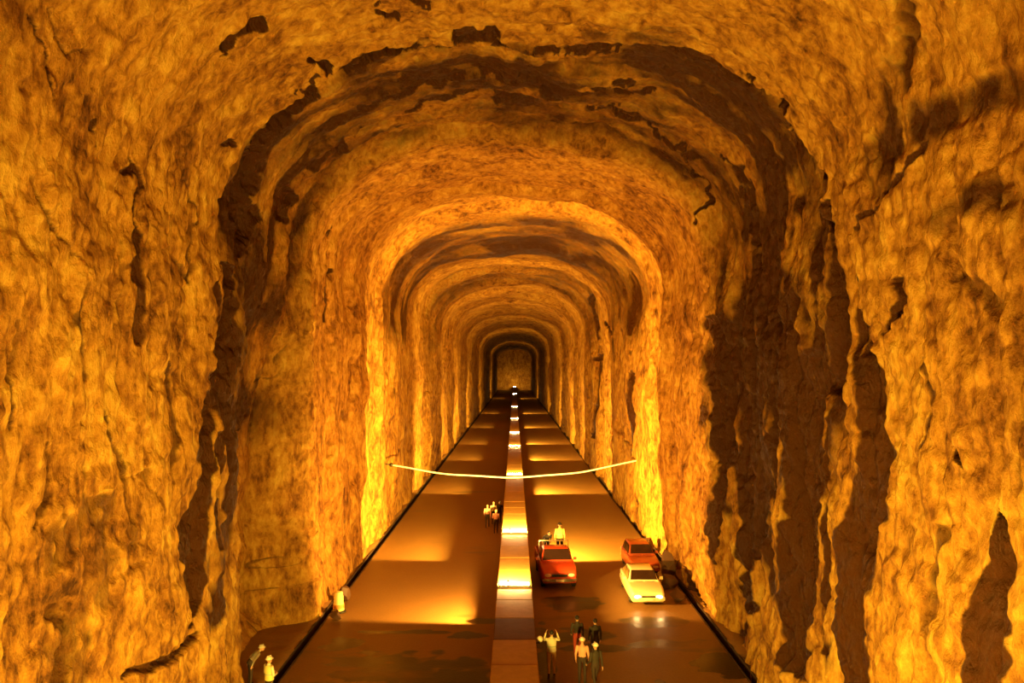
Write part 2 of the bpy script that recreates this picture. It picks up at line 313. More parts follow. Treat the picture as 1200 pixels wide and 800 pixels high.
# overhanging drapery ledges on the near ceiling bay
D += (gate-gate2)*(1-on_wall)*.3*ridge(S/5, Y/1.5, 3, 70)
WET_SHADE = np.zeros_like(S)  # real damp, plus shade painted through the same mask
Ss = S+.16*fbm(S/.5, Y/.5, 3, 80)+.3*fbm(S/2, Y/1.2, 2, 81); Ys = Y+.16*fbm(S/.8, Y/.3, 3, 90)+(.25+.75*(1-on_wall))*fbm(S/.7, Y/1.1, 3, 91)
wmod = .7+.6*fbm(S/3, Y/.5, 3, 95)
for dep, wet, soft, pts in STROKES:
    P = np.array(pts); m = P[:, 2].max()*1.5+.6
    mask = (Y > P[:, 0].min()-m) & (Y < P[:, 0].max()+m) & (S > P[:, 1].min()-m) & (S < P[:, 1].max()+m)
    if not mask.any(): continue
    a_s, a_y = Ss[mask], Ys[mask]; best = np.full(a_s.shape, -9.)
    for (y0, s0, w0), (y1, s1, w1) in zip(pts[:-1], pts[1:]):
        dy, ds = y1-y0, s1-s0; q = dy*dy+ds*ds+1e-9
        # stretch across the tunnel's length so that a seam keeps its seen width
        t = np.clip(((a_y-y0)*dy+(a_s-s0)*ds)/q, 0, 1)
        ry = (a_y-y0-t*dy); rs = (a_s-s0-t*ds)
        kf = 9.4/((y0+y1)/2)                                     # foreshortening of a width measured on the wall
        dist = np.hypot(ry*np.where(abs(ds) > 0, 1, 1)*max(kf, .12), rs)
        best = np.maximum(best, 1-dist/(.5*np.maximum(w0+t*(w1-w0), .15)))
    v = sst(-soft*.6, soft*.9, best)
    if dep < 0: v = v*np.clip(.42+1.3*fr_[mask]+1.3*fbm(S[mask]/3.5, Y[mask]/.5, 3, 68), 0, 1.15)
    elif soft > .7: v = v*np.clip(wmod[mask], 0, 1.2)
    WET_SHADE[mask] = np.maximum(WET_SHADE[mask], v*wet)
    D[mask] += max(dep, 0)*min(1, P[:, 2].max()/.3)*sst(-.2, .8, best)
WET_SHADE = np.maximum(WET_SHADE, .5*crk)
WET_SHADE += (gate-gate2)*np.clip(.36+.5*fbm(S/2.5, Y/1.0, 4, 97), 0, .8)*sst(6, 11, mirror)  # bay: real damp, made heavier to put its shade into the colour
for c0, c1, am in ((55, 71, .62), (82, 98, .45)): WET_SHADE += am*sst(c0-3, c0+1, Yw)*(1-sst(c1-1, c1+.5, Yw))*np.clip(.75+.6*fbm(S/3, Y/2, 3, 98), 0, 1)*sst(11, 17, mirror)  # ceiling stretches darkened to paint the lamp light falling off
WET_SHADE += .12*np.clip(fbm(S/2, Y/.8, 3, 99), 0, 1)
D *= sst(-.9, 1.2, mirror)*.5+.5
XX = px_[None, :]+nx_[None, :]*D; ZZ = pz_[None, :]+nz_[None, :]*D
CO = np.stack([XX, Y, ZZ], -1)
# shading normals of the whole shell, so that its pieces meet without a seam
dS = np.gradient(CO, axis=1); dY = np.gradient(CO, axis=0); NR = np.cross(dS, dY); NR /= np.linalg.norm(NR, axis=-1, keepdims=True)
inward = -np.stack([np.broadcast_to(nx_, S.shape), np.zeros_like(S), np.broadcast_to(nz_, S.shape)], -1)
NR *= np.sign((NR*inward).sum(-1, keepdims=True)+1e-9)
def shell(name, j0, j1):
    c = CO[:, j0:j1+1].reshape(-1, 3); n = j1-j0+1
    ii, jj = np.meshgrid(np.arange(NY-1), np.arange(n-1), indexing='ij'); a = (ii*n+jj).ravel()
    f = np.stack([a, a+n, a+n+1, a+1], -1)
    me = bpy.data.meshes.new(name); me.vertices.add(len(c)); me.vertices.foreach_set('co', c.astype(np.float32).ravel())
    me.loops.add(f.size); me.loops.foreach_set('vertex_index', f.ravel().astype(np.int32))
    me.polygons.add(len(f)); me.polygons.foreach_set('loop_start', np.arange(0, f.size, 4, dtype=np.int32))
    me.update(calc_edges=True); me.polygons.foreach_set('use_smooth', np.ones(len(f), bool))
    at = me.attributes.new('wet', 'FLOAT', 'POINT'); at.data.foreach_set('value', np.clip(WET_SHADE[:, j0:j1+1], 0, 1).astype(np.float32).ravel())  # 'wet' carries real damp and painted shade together
    me.normals_split_custom_set_from_vertices(NR[:, j0:j1+1].reshape(-1, 3).astype(np.float32))
    return tag(link(name, me, (ROCK,)), kind='structure')
jl = int(np.searchsorted(s_arr, PZS)); jr = int(np.searchsorted(s_arr, SL-PZS))
tag(shell('wall_left', 0, jl), 'rough ochre rock wall with a refuge bay on the left'); tag(shell('ceiling', jl, jr), 'arched rough rock ceiling with wet dark seams and painted shade')
tag(shell('wall_right', jr, NS-1), 'ochre rock wall with dark draped wet folds on the right')
def end_wall(name, y0, sgn):
    g = 40; vs = []; fs = []
    xs = np.linspace(-13.5, 13.5, g); zs = np.linspace(-.5, 25, g)
    for z in zs:
        for x in xs: vs.append((x, y0+sgn*.5*float(fbm(np.array([x/3.]), np.array([z/3.]), 3, 5)[0]), z))
    for i in range(g-1):
        for j in range(g-1): q = (i*g+j, i*g+j+1, i*g+g+j+1, i*g+g+j); fs.append(q if sgn > 0 else q[::-1])
    mb = MB(); mb.add(vs, fs, True); o = mb.build(name, ROCK); return tag(o, kind='structure')
tag(end_wall('wall_back', END-1.5, 1), 'distant rock face closing the far end of the tunnel'); end_wall('wall_front', -33, -1)

# floor: two carriageways with a gutter trench along each wall
def floor():
    xs = list(np.linspace(-15, -9.36, 12))+[-9.351]+list(np.linspace(-9.02, 9.02, 150))+[9.351]+list(np.linspace(9.36, 15, 8))
    fy = list(np.arange(-34, 20, 1.0))+list(np.arange(20, 60, .14))+list(np.arange(60, 140, 1.0))+list(np.arange(140, END, 6))+[END]
    X, YY = np.meshgrid(np.array(xs), np.array(fy)); Z = .025*fbm(X/2.5, YY/2.5, 3, 3)
    # a small rise of rubble and spoil beside the wall foot outside the gutters
    Z = Z+np.where(np.abs(X) > 9.355, .04+.08*np.clip(fbm(X/1.1, YY/1.1, 3, 6), 0, 1), 0)
    wetf = .16+.2*fbm(X/3, YY/1.0, 3, 12)
    def puddle(cx, cy, rx, ry, v, sd):
        q = ((X-cx)/rx)**2+((YY-cy)/ry)**2+.9*fbm(X/1.2, YY/.7, 3, sd); return v*(1-sst(.55, 1.1, q))
    for a in [(5.6, 28.6, .42, 1.7, 1, 1), (8.3, 31.2, 1.5, 1.3, 1, 2), (7.0, 33.3, 2.4, .9, .55, 3), (2.6, 34.5, 2.2, 1.2, .6, 4), (3.6, 33.0, 1.6, .5, .6, 14),
              (-4.6, 35.0, 2.8, .28, .9, 5), (-2.2, 34.6, 1.4, .5, .85, 6), (-1.6, 36.6, 1.0, .45, .8, 7), (-4.4, 30.6, 4.2, 2.0, .6, 8), (-1.9, 29.5, 1.2, 2.6, .7, 15),
              (-7.6, 33.6, 1.0, .9, .8, 9), (3.0, 39.5, 1.6, 1.6, .6, 10), (6.6, 36.6, 1.8, 1.2, .5, 11), (1.3, 31, .4, 5, .8, 16)]:
        wetf = np.maximum(wetf, puddle(*a))
    n = len(xs); ng = len(fy); c = np.stack([X, YY, Z], -1).reshape(-1, 3)
    mb = MB(); me = bpy.data.meshes.new('floor'); f = []
    for i in range(ng-1):
        for j in range(n-1):
            xm = (xs[j]+xs[j+1])/2
            if 9.03 < abs(xm) < 9.35: continue
            a = i*n+j; f.append((a, a+1, a+n+1, a+n))
    me.from_pydata([tuple(v) for v in c], [], f); me.polygons.foreach_set('use_smooth', [True]*len(f))
    at = me.attributes.new('wet', 'FLOAT', 'POINT'); at.data.foreach_set('value', np.clip(wetf, 0, 1).astype(np.float32).ravel())
    o = tag(link('floor', me, (FLOOR,)), 'damp brown road surface with dark puddles', kind='structure')
floor()
for k, sx in enumerate((-1, 1)):                               # gutter channel: bed and two sides
    mb = MB(); L0, L1 = -34, END
    pr = [(8.99, .03), (8.99, -.42), (9.40, -.42), (9.40, .06), (9.34, .06), (9.34, -.36), (9.05, -.36), (9.05, .03)]
    mb.loft([[Vector((sx*x, yy, z)) for x, z in pr] for yy in (L0, L1)], smooth=False)
    tag(mb.build('trim_%d' % (k+1), GRIME), 'dark open gutter along the foot of the %s rock wall' % ('left' if sx < 0 else 'right'), kind='structure')

# ------------------------------------------------------------------ raised barrier between the carriageways
BH = 1.8
bar = thing('median_barrier', 'long raised concrete barrier carrying floodlights down the middle of the tunnel', 'barrier', (0, 0, 0))
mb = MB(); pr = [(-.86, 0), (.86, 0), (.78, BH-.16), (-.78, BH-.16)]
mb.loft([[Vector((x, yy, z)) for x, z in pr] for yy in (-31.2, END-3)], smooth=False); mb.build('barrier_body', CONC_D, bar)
def slab_mesh(length):
    s = MB(); c = .03; x = .81; h = BH-.16
    ring = lambda yy, k: [Vector((-x+k, yy, h+k)), Vector((x-k, yy, h+k)), Vector((x-k*.5, yy, BH-c-k)), Vector((x-c-k, yy, BH-k)), Vector((-x+c+k, yy, BH-k)), Vector((-x+k*.5, yy, BH-c-k))]
    s.loft([ring(0, .02), ring(.03, 0), ring(length-.03, 0), ring(length, .02)], smooth=False); return s.mesh('coping_slab')
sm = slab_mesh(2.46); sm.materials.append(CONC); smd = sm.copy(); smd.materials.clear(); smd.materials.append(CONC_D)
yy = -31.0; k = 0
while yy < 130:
    o = link('coping_slab', smd if abs(yy-29.0) < .3 else sm, (), bar, (0, yy, random.uniform(-.008, .008))); yy += 2.5  # one darker slab: stain plus shade between lamp pools, put into colour
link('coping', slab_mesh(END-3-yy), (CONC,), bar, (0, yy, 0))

# ------------------------------------------------------------------ floodlights standing on the barrier, all turned away from the viewer
def floodlight(k, y, x, power):
    names = ['behind the viewer, far back', 'behind the viewer', 'below the viewer', 'nearest the viewer, beside the wet left road', 'level with the red truck',
             'just past the hanging rope', 'fourth in the visible row', 'fifth in the visible row', 'sixth in the visible row', 'seventh in the visible row', 'second last, tiny and far away', 'last of all, at the tunnel end']
    t = thing('floodlight', 'low wide floodlight on the barrier, '+names[k], 'floodlight', (0, y, BH), 0, 'floodlights along the barrier')
    h = MB(); h.box((0, 0, .06), (1.62, .2, .08)); h.box((0, -.05, .15), (1.5, .03, .14)); h.build('housing', STEEL, t)
    for sx in (-.72, .72): MB().box((sx, .02, .2), (.04, .2, .2)).build('bracket', STEEL, t)
    p = MB(); p.tube([(-.3, -.1, .03), (-.3, -.1, .34)], .025, 8); p.ball((-.3, -.1, .36), .05, 8, 6); p.build('cable_post', STEEL, t)
    l = MB(); l.tube([(-.68, .0, .2), (.68, .0, .2)], .075, 12); l.build('lens', GLOW, t)
    ld = bpy.data.lights.new('floodlight_beam', 'SPOT'); ld.energy = power; ld.color = LAMP_NEAR if y < 30 else LAMP_DEEP if y < 40 else LAMP_COLOUR
    ld.spot_size = math.radians(178); ld.spot_blend = .12; ld.shadow_soft_size = .12
    lo = bpy.data.objects.new('floodlight_beam', ld); COL.objects.link(lo); lo.parent = t
    lo.location = (x, .28, .5); lo.rotation_euler = (math.radians(90), 0, 0)
    return t
for k, (y, x, p) in enumerate(LAMPS): floodlight(k, y, x, p)
# ------------------------------------------------------------------ rope hanging across the tunnel
ROPE = mat('pale_rope', (.95, .9, .84), .6, noise=.05, scale=20)
ryy = 57.0
def rope_pt(t):
    x = -9.15+t*18.7; u = (t-.47)*2; return Vector((x, ryy+.25*t, 3.95+1.05*u*u*(1 if u < 0 else 1.15)+.03*math.sin(t*23)))
mb = MB(); mb.tube([rope_pt(i/60) for i in range(61)], .06, 8)
ro = thing('hanging_rope', 'pale thick rope sagging across the whole tunnel from wall to wall', 'rope', (0, 0, 0)); mb.build('cord', ROPE, ro)
for t in (.0, 1.0):
    p = rope_pt(t); q = Vector((p.x+(-.75 if t == 0 else .45), p.y, p.z+.12))
    a = MB(); a.tube([p, q], .05, 8); a.ball(tuple(p), .15, 8, 6); a.build('anchor_bolt', STEEL, ro)
# white marker on the barrier's edge
wm_ = thing('edge_marker', 'small round white marker fixed to the right side of the barrier near the people', 'marker', (.82, 29.4, 1.5))
MB().box((.08, 0, .02), (.14, .06, .05)).build('bracket', STEEL, wm_)
m_ = MB(); m_.ball((.15, 0, .16), .12, 12, 8); m_.build('globe', mat('white_globe', (.9, .8, .7), .3), wm_)

# ------------------------------------------------------------------ vehicles
GLASS = mat('car_glass', (.03, .014, .01), .08, noise=.2, spec=.8); TYRE = mat('tyre_rubber', (.018, .014, .012), .8); HUB = mat('wheel_metal', (.35, .3, .25), .35, .8)
CHROME = mat('bright_metal', (.7, .6, .5), .25, .9); BLACKP = mat('black_plastic', (.02, .015, .012), .5); PLATE = mat('plate_pale', (.85, .65, .5), .5)
TAIL = mat('tail_lens', (.45, .02, .01), .2); HEAD_ON = mat('headlamp_on', (1, .95, .8), .2, emit=((1.0, .6, .3), 4.5)); HEAD_OFF = mat('headlamp_off', (.95, .62, .5), .15, spec=.9)
INTERIOR = mat('bed_liner', (.05, .03, .02), .8)
def sect(y, hw, z0, z1, cr=.12, n=5, tumble=0.0):
    """cross-section ring with rounded upper corners; hw at the bottom, narrowed by tumble at the top"""
    pts = [Vector((hw*.93, y, z0)), Vector((hw, y, z0+min(.12, (z1-z0)*.4)))]
    for i in range(n+1):
        a = i/n*math.pi/2; pts.append(Vector((hw-tumble-cr+cr*math.cos(a), y, z1-cr*.8+cr*.8*math.sin(a))))
    return [Vector((-p.x, p.y, p.z)) for p in reversed(pts)]+pts
def wheel(parent, x, y, r=.33, wd=.22):
    sgn = 1 if x > 0 else -1
    t = MB(); prof = [(wd*.5, r*.62), (wd*.5, r*.9), (wd*.36, r), (-wd*.36, r), (-wd*.5, r*.9), (-wd*.5, r*.62)]
    t.loft([[Vector((q, rr*math.cos(a), rr*math.sin(a))) for a in (2*math.pi*i/20 for i in range(20))] for q, rr in prof])
    o = t.build('wheel', TYRE, parent, (x, y, r))
    h = MB(); h.loft([[Vector((sgn*q, rr*math.cos(a), rr*math.sin(a))) for a in (2*math.pi*i/20 for i in range(20))] for q, rr in [(wd*.46, r*.63), (wd*.52, r*.6), (wd*.5, r*.5), (wd*.42, r*.45), (wd*.5, r*.16), (wd*.53, .01)]])
    h.build('hubcap', HUB, o)
def quad_panel(parent, name, m, p, th=.012):
    p = [Vector(q) for q in p]; n = (p[1]-p[0]).cross(p[3]-p[0]).normalized()*th
    MB().add([q for q in p]+[q+n for q in p], [(3, 2, 1, 0), (4, 5, 6, 7), (0, 1, 5, 4), (1, 2, 6, 5), (2, 3, 7, 6), (3, 0, 4, 7)]).build(name, m, parent)
def car(name, label, loc, rotz, paint, stations, cab, hw, lamp, r=.33, pickup=False, roof_z=1.42, group=None):
    """front at -Y; stations (y, half width, bottom, top); cab (y of screen base, screen top, roof end, rear base, belt z)"""
    t = thing(name, label, 'truck' if pickup else 'car', loc, rotz, group)
    b = MB(); b.loft([sect(*q) for q in stations]); b.build('body', paint, t)
    f, e = stations[0], stations[-1]; y0, y1, y2, y3, bz = cab; ch = hw-.10; rh = hw-.27
    g = MB(); g.loft([sect(y0+.02, ch, bz-.1, bz+.01, .02), sect(y1, ch, bz-.1, roof_z-.05, .1, tumble=.15), sect((y1+y2)/2, ch, bz-.1, roof_z, .12, tumble=.16), sect(y2, ch, bz-.1, roof_z-.04, .1, tumble=.15), sect(y3, ch, bz-.1, bz+.01, .02)])
    cabo = g.build('cabin', paint, t)
    zb, zt = bz+.06, roof_z-.11
    fr = lambda k: (y0+(y1-y0)*k, bz+.01+(roof_z-.05-bz)*k)
    (ya, za), (yb, zb2) = fr(.12), fr(.9)
    off = Vector((0, -.03, .03))
    quad_panel(cabo, 'windscreen', GLASS, [Vector((-ch+.08, ya, za))+off, Vector((ch-.08, ya, za))+off, Vector((rh-.02, yb, zb2))+off, Vector((-rh+.02, yb, zb2))+off])
    rr = lambda k: (y3+(y2-y3)*k, bz+.01+(roof_z-.05-bz)*k); (ya2, za2), (yb3, zb3) = rr(.14), rr(.9); off = Vector((0, .03, .03))
    quad_panel(cabo, 'rear_window', GLASS, [Vector((ch-.1, ya2, za2))+off, Vector((-ch+.1, ya2, za2))+off, Vector((-rh+.02, yb3, zb3))+off, Vector((rh-.02, yb3, zb3))+off])
    ym = (y1+y2)/2+(.1 if not pickup else .15)
    for sx in (-1, 1):
        for (p0, p1, q0, q1) in ((y0+.32, ym-.04, y1+.05, ym-.04), (ym+.04, y3-.35, ym+.04, y2-.05)):
            if p1-p0 < .1: continue
            P = [(sx*(ch+.004), p0, zb), (sx*(ch+.004), p1, zb), (sx*(rh+.055), q1, zt), (sx*(rh+.055), q0, zt)]
            quad_panel(cabo, 'side_window', GLASS, P if sx < 0 else [P[1], P[0], P[3], P[2]], -.02 if sx < 0 else -.02)
        m = MB(); m.box((sx*(hw+.08), y0+.4, bz+.1), (.2, .1, .15), (.8, .8)); m.build('wing_mirror', paint, t)
        hl = MB(); hl.ball((sx*(f[1]-.2), f[0]-.01, f[3]-.16), (.19, .07, .1), 12, 8); hl.build('headlight', lamp, t)
        tl_ = MB(); tl_.box((sx*(e[1]-.16), e[0]+.01, e[3]-.18), (.26, .06, .14)); tl_.build('tail_light', TAIL, t)
        for sy in (stations[0][0]+.82, stations[-1][0]-.85): wheel(t, sx*(hw-.13), sy, r)
        for hy in ((ym-.15,) if pickup else (ym-.15, ym+.7)): MB().box((sx*(hw+.005), hy, bz-.14), (.03, .16, .03)).build('door_handle', CHROME, t)
    MB().box((0, f[0]-.02, f[3]-.17), (f[1]*1.0, .05, .13)).build('grille', BLACKP, t)
    bm_ = MB(); bm_.loft([[Vector((x, f[0]-.09+.10*(abs(x)/hw)**3, z)) if k else Vector((x, f[0]+.05, z)) for k, z in ((1, f[2]+.02), (1, f[2]+.19), (0, f[2]+.19), (0, f[2]+.02))] for x in np.linspace(-hw*.95, hw*.95, 9)], smooth=False); bm_.build('front_bumper', paint if not pickup else CHROME, t)
    MB().box((0, e[0]+.04, e[2]+.12), (hw*1.9, .12, .17)).build('rear_bumper', paint if not pickup else CHROME, t)
    MB().box((0, f[0]-.11, f[2]+.1), (.44, .02, .12)).build('number_plate', PLATE, t)
    for wx in (-.3, .3): MB().box((wx, y0-.02, bz+.03), (.5, .02, .02)).build('wiper', BLACKP, t)
    return t
CREAM = mat('cream_paint', (.86, .74, .46), .28, noise=.04, spec=.6); RED = mat('red_paint', (.55, .055, .018), .3, noise=.08, spec=.6); RUST = mat('orange_red_paint', (.50, .10, .03), .35, noise=.1, spec=.6)
sedan = [(-2.2, .74, .3, .66, .14), (-2.12, .82, .22, .74, .14), (-1.5, .87, .2, .84, .12), (-.9, .88, .2, .9, .1), (0, .88, .2, .92, .1), (1.2, .88, .2, .93, .1), (2.0, .85, .22, .9, .12), (2.2, .78, .3, .82, .14)]
white_car = car('sedan_car', 'cream white car facing the viewer with both headlights shining', (6.75, 40.9, 0), 0, CREAM, sedan, (-.85, -.2, 1.05, 1.75, .9), .88, HEAD_ON)
for sx in (-.6, .6):
    ld = bpy.data.lights.new('headlight_beam', 'SPOT'); ld.energy = 20; ld.color = (1, .6, .2); ld.spot_size = math.radians(100); ld.spot_blend = .8; ld.shadow_soft_size = .08
    lo = bpy.data.objects.new('headlight_beam', ld); COL.objects.link(lo); lo.parent = white_car; lo.location = (sx, -2.32, .58); lo.rotation_euler = (math.radians(80), 0, math.pi)
hatch = [(-1.95, .72, .3, .68, .14), (-1.85, .8, .22, .76, .14), (-1.2, .85, .2, .86, .12), (-.6, .86, .2, .92, .1), (.4, .86, .2, .94, .1), (1.5, .86, .2, .95, .1), (1.9, .82, .25, .92, .12)]
car('hatchback_car', 'orange red small car close behind the cream white car', (7.55, 46.4, 0), .04, RUST, hatch, (-.75, -.1, 1.3, 1.8, .92), .86, HEAD_OFF, roof_z=1.5)
truck_st = [(-2.6, .84, .45, .98, .12), (-2.5, .93, .36, 1.08, .12), (-1.8, .98, .34, 1.16, .1), (-1.2, .98, .34, 1.2, .1), (0, .98, .34, 1.2, .08), (.55, .98, .34, 1.2, .08)]
tr = car('pickup_truck', 'red pickup truck facing the viewer with people in its bed', (2.32, 44.2, 0), .05, RED, truck_st, (-1.15, -.6, .3, .5, 1.18), .98, HEAD_OFF, r=.4, pickup=True, roof_z=1.86)
# remove the stub rear of the cab body and add an open bed
for ch in [c for c in tr.children if c.name.startswith(('tail_light', 'rear_bumper', 'wheel'))]:
    if ch.name.startswith('wheel'):
        if ch.location.y > -1: ch.location.y = 1.55
    elif ch.name.startswith('tail_light'): ch.location.y = 2.02
    else: ch.location.y = 2.02
bd = MB(); bd.box((0, 1.55, .8), (1.84, 2.0, .1)); bd.build('bed_floor', INTERIOR, tr)
for sx in (-1, 1): MB().box((sx*.94, 1.55, .95), (.08, 2.0, .56)).build('bed_side', RED, tr)
MB().box((0, 2.53, 1.0), (1.96, .07, .5)).build('tailgate', RED, tr); MB().box((0, 1.4, .55), (.8, 2.2, .3)).build('chassis', BLACKP, tr)
rb = MB(); rb.tube([(-.85, .68, .85), (-.85, .68, 1.98), (.85, .68, 1.98), (.85, .68, .85)], .035, 8); rb.build('roll_bar', CHROME, tr)

# ------------------------------------------------------------------ people
SKIN = mat('skin', (.62, .33, .2), .55); HAIR = mat('dark_hair', (.02, .012, .008), .6); EYE = mat('eye', (.05, .03, .02), .2)
BOOT = mat('dark_boot', (.03, .018, .012), .6); DARKT = mat('dark_trousers', (.045, .025, .02), .8); TANT = mat('tan_trousers', (.62, .36, .15), .8)
WHITE = mat('white_cloth', (.88, .78, .58), .8); PINK = mat('pink_cloth', (.75, .36, .26), .8); DARKC = mat('dark_cloth', (.04, .028, .02), .8); GREY = mat('pale_grey_cloth', (.62, .55, .45), .8)
YELLOW = mat('yellow_vest', (.9, .75, .25), .7); HELM = mat('white_helmet', (.92, .82, .7), .3); REDT = mat('red_cloth', (.4, .05, .03), .8); BAND = mat('reflective_band', (.55, .6, .4), .4)
def limb_pose(kind):
    """joint positions of a 1.75 m figure facing -Y"""
    J = dict(pelvis=(0, 0, .95), waist=(0, .0, 1.12), chest=(0, .01, 1.33), neck=(0, .02, 1.5), head=(0, -.005, 1.63))
    for s, n in ((-1, 'l'), (1, 'r')):
        J['hip'+n] = (s*.095, 0, .92); J['knee'+n] = (s*.1, -.02, .5); J['ankle'+n] = (s*.105, .02, .09)
        J['toe'+n] = (s*.125, -.15, .035)
        J['sho'+n] = (s*.185, .02, 1.42); J['elb'+n] = (s*.245, .04, 1.13); J['wri'+n] = (s*.25, -.06, .88)
    if kind == 'walk':
        J['kneel'] = (-.1, -.16, .52); J['anklel'] = (-.1, -.2, .1); J['toel'] = (-.115, -.37, .05)
        J['kneer'] = (.1, .06, .5); J['ankler'] = (.1, .26, .14); J['toer'] = (.115, .12, .035)
        J['wril'] = (-.23, .12, .9); J['wrir'] = (.23, -.22, .93)
    if kind == 'arms_up':
        for s, n in ((-1, 'l'), (1, 'r')): J['elb'+n] = (s*.30, -.06, 1.36); J['wri'+n] = (s*.22, -.12, 1.6)
    if kind == 'hands_front':
        for s, n in ((-1, 'l'), (1, 'r')): J['elb'+n] = (s*.25, .0, 1.14); J['wri'+n] = (s*.1, -.22, 1.1)
    if kind == 'lean':
        for k in ('waist', 'chest', 'neck', 'head', 'shol', 'shor', 'elbl', 'elbr', 'wril', 'wrir'):
            x, y, z = J[k]; J[k] = (x, y-(z-.95)*.7, .95+(z-.95)*.7)
    if kind == 'sit':
        for k in list(J):
            x, y, z = J[k]; J[k] = (x, y, z-.83)
        for s, n in ((-1, 'l'), (1, 'r')):
            J['knee'+n] = (s*.13, -.36, .42); J['ankle'+n] = (s*.12, -.42, .08); J['toe'+n] = (s*.13, -.6, .035); J['wri'+n] = (s*.14, -.3, .46); J['elb'+n] = (s*.25, -.06, .33)
    return {k: Vector(v) for k, v in J.items()}
_pm = {}
def body_mesh(kind, shirt, trous, sleeve):
    key = (kind, shirt.name, trous.name, sleeve)
    if key in _pm: return _pm[key]
    J = limb_pose(kind); mb = MB(); bones = []
    def seg(a, b, ra, rb, tp):
        a, b = Vector(a), Vector(b); d = b-a; pts = []; rs = []; k = 5
        for i in range(k+1): pts.append(a+d*i/k); rs.append(ra+(rb-ra)*i/k)
        u = d.normalized(); pts = [a-u*ra*.7]+pts+[b+u*rb*.7]; rs = [ra*.6]+rs+[rb*.6]; mb.tube(pts, rs, 12); bones.append((a, b, max(ra, rb), tp))
    up = (J['neck']-J['pelvis']).normalized()
    # trunk as one ellipse loft
    tr_ = [(J['pelvis']-up*.1, (.12, .10)), (J['pelvis'], (.165, .125)), (J['pelvis']+up*.08, (.16, .12)), (J['waist'], (.14, .105)), (J['chest'], (.175, .125)), (J['chest']+up*.09, (.165, .11)), (J['neck']-up*.02, (.075, .07)), (J['neck']+up*.03, (.05, .05))]
    rings = [[p+Vector((r[0]*math.cos(a), 0, 0))+Vector((0, r[1]*math.sin(a)*up.z, -r[1]*math.sin(a)*up.y)) for a in (2*math.pi*i/16 for i in range(16))] for p, r in tr_]
    mb.loft(rings); bones.append((J['pelvis']-up*.08, J['pelvis']+up*.06, .14, 'trous')); bones.append((J['waist'], J['chest']+up*.06, .15, 'shirt'))
    seg(J['neck']-up*.03, J['head'], .055, .055, 'skin')
    h = J['head']
    mb.ball(tuple(h+Vector((0, .012, .035))), (.077, .095, .098), 14, 10); mb.ball(tuple(h+Vector((0, -.03, -.045))), (.058, .066, .065), 12, 8); bones.append((h, h+Vector((0, 0, .06)), .09, 'skin'))
    mb.tube([h+Vector((0, -.085, .03)), h+Vector((0, -.112, -.012)), h+Vector((0, -.085, -.022))], [.012, .02, .012], 8)       # nose
    mb.tube([h+Vector((-.028, -.088, -.05)), h+Vector((.028, -.088, -.05))], [.010, .010], 6)                                   # lips
    for s in (-1, 1): mb.ball(tuple(h+Vector((s*.08, .015, .0))), (.014, .026, .034), 8, 6)                                     # ears
    for n, s in (('l', -1), ('r', 1)):
        seg(J['hip'+n], J['knee'+n], .09, .062, 'trous'); seg(J['knee'+n], J['ankle'+n], .06, .042, 'trous')
        seg(J['ankle'+n]-Vector((0, -.03, .03)), J['toe'+n], .045, .034, 'boot')
        seg(J['sho'+n], J['elb'+n], .062, .046, 'shirt'); seg(J['elb'+n], J['wri'+n], .044, .03, 'shirt' if sleeve else 'skin')
        d = (J['wri'+n]-J['elb'+n]).normalized(); side = d.cross(Vector((s, 0.2, 0))).normalized(); nrm = side.cross(d).normalized()
        if side.y > 0: side = -side
        w0 = J['wri'+n]; palm = w0+d*.085
        mb.tube([w0, w0+d*.04, palm, palm+d*.012], [(.026, .02), (.04, .018), (.043, .017), (.03, .012)], 10); bones.append((w0, palm+d*.06, .04, 'skin'))
        cu = -nrm*s if False else nrm*(-1 if nrm.x*s > 0 else 1)                        # fingers curl towards the body
        for i, ln in enumerate((.072, .082, .077, .06)):
            o = palm+side*(.03-.02*i)
            mb.tube([o-d*.02, o+d*ln*.45, o+d*ln*.78+cu*ln*.25, o+d*ln*.9+cu*ln*.55], [.0095, .0092, .0085, .0075], 7)
        o = w0+d*.03+side*.03; mb.tube([o, o+side*.03+d*.03, o+side*.035+d*.065+cu*.01], [.012, .0105, .009], 7)
    me0 = mb.mesh('body_raw'); tmp = bpy.data.objects.new('tmp', me0); COL.objects.link(tmp)
    rm = tmp.modifiers.new('r', 'REMESH'); rm.mode = 'VOXEL'; rm.voxel_size = .0095; rm.use_smooth_shade = True
    sm_ = tmp.modifiers.new('s', 'SMOOTH'); sm_.factor = .5; sm_.iterations = 2
    dc = tmp.modifiers.new('d', 'DECIMATE'); dc.ratio = .35
    me = bpy.data.meshes.new_from_object(tmp.evaluated_get(bpy.context.evaluated_depsgraph_get())); me.name = 'person_body'
    bpy.data.objects.remove(tmp); bpy.data.meshes.remove(me0)
    idx = {'skin': 0, 'shirt': 1, 'trous': 2, 'boot': 3}
    me.materials.clear()
    for m in (SKIN, shirt, trous, BOOT): me.materials.append(m)
    n = len(me.polygons); c = np.zeros(n*3, np.float32); me.polygons.foreach_get('center', c); c = c.reshape(-1, 3)
    best = np.full(n, 1e9); mi = np.zeros(n, np.int32)
    for a, b, r, tp in bones:
        a_, d_ = np.array(a), np.array(b-a); t = np.clip(((c-a_)@d_)/(d_@d_), 0, 1); q = np.linalg.norm(c-a_-t[:, None]*d_, axis=1)-r
        k = q < best; best[k] = q[k]; mi[k] = idx[tp]
    me.polygons.foreach_set('material_index', mi); me.polygons.foreach_set('use_smooth', np.ones(n, bool)); me.update()
    _pm[key] = (me, J); return _pm[key]
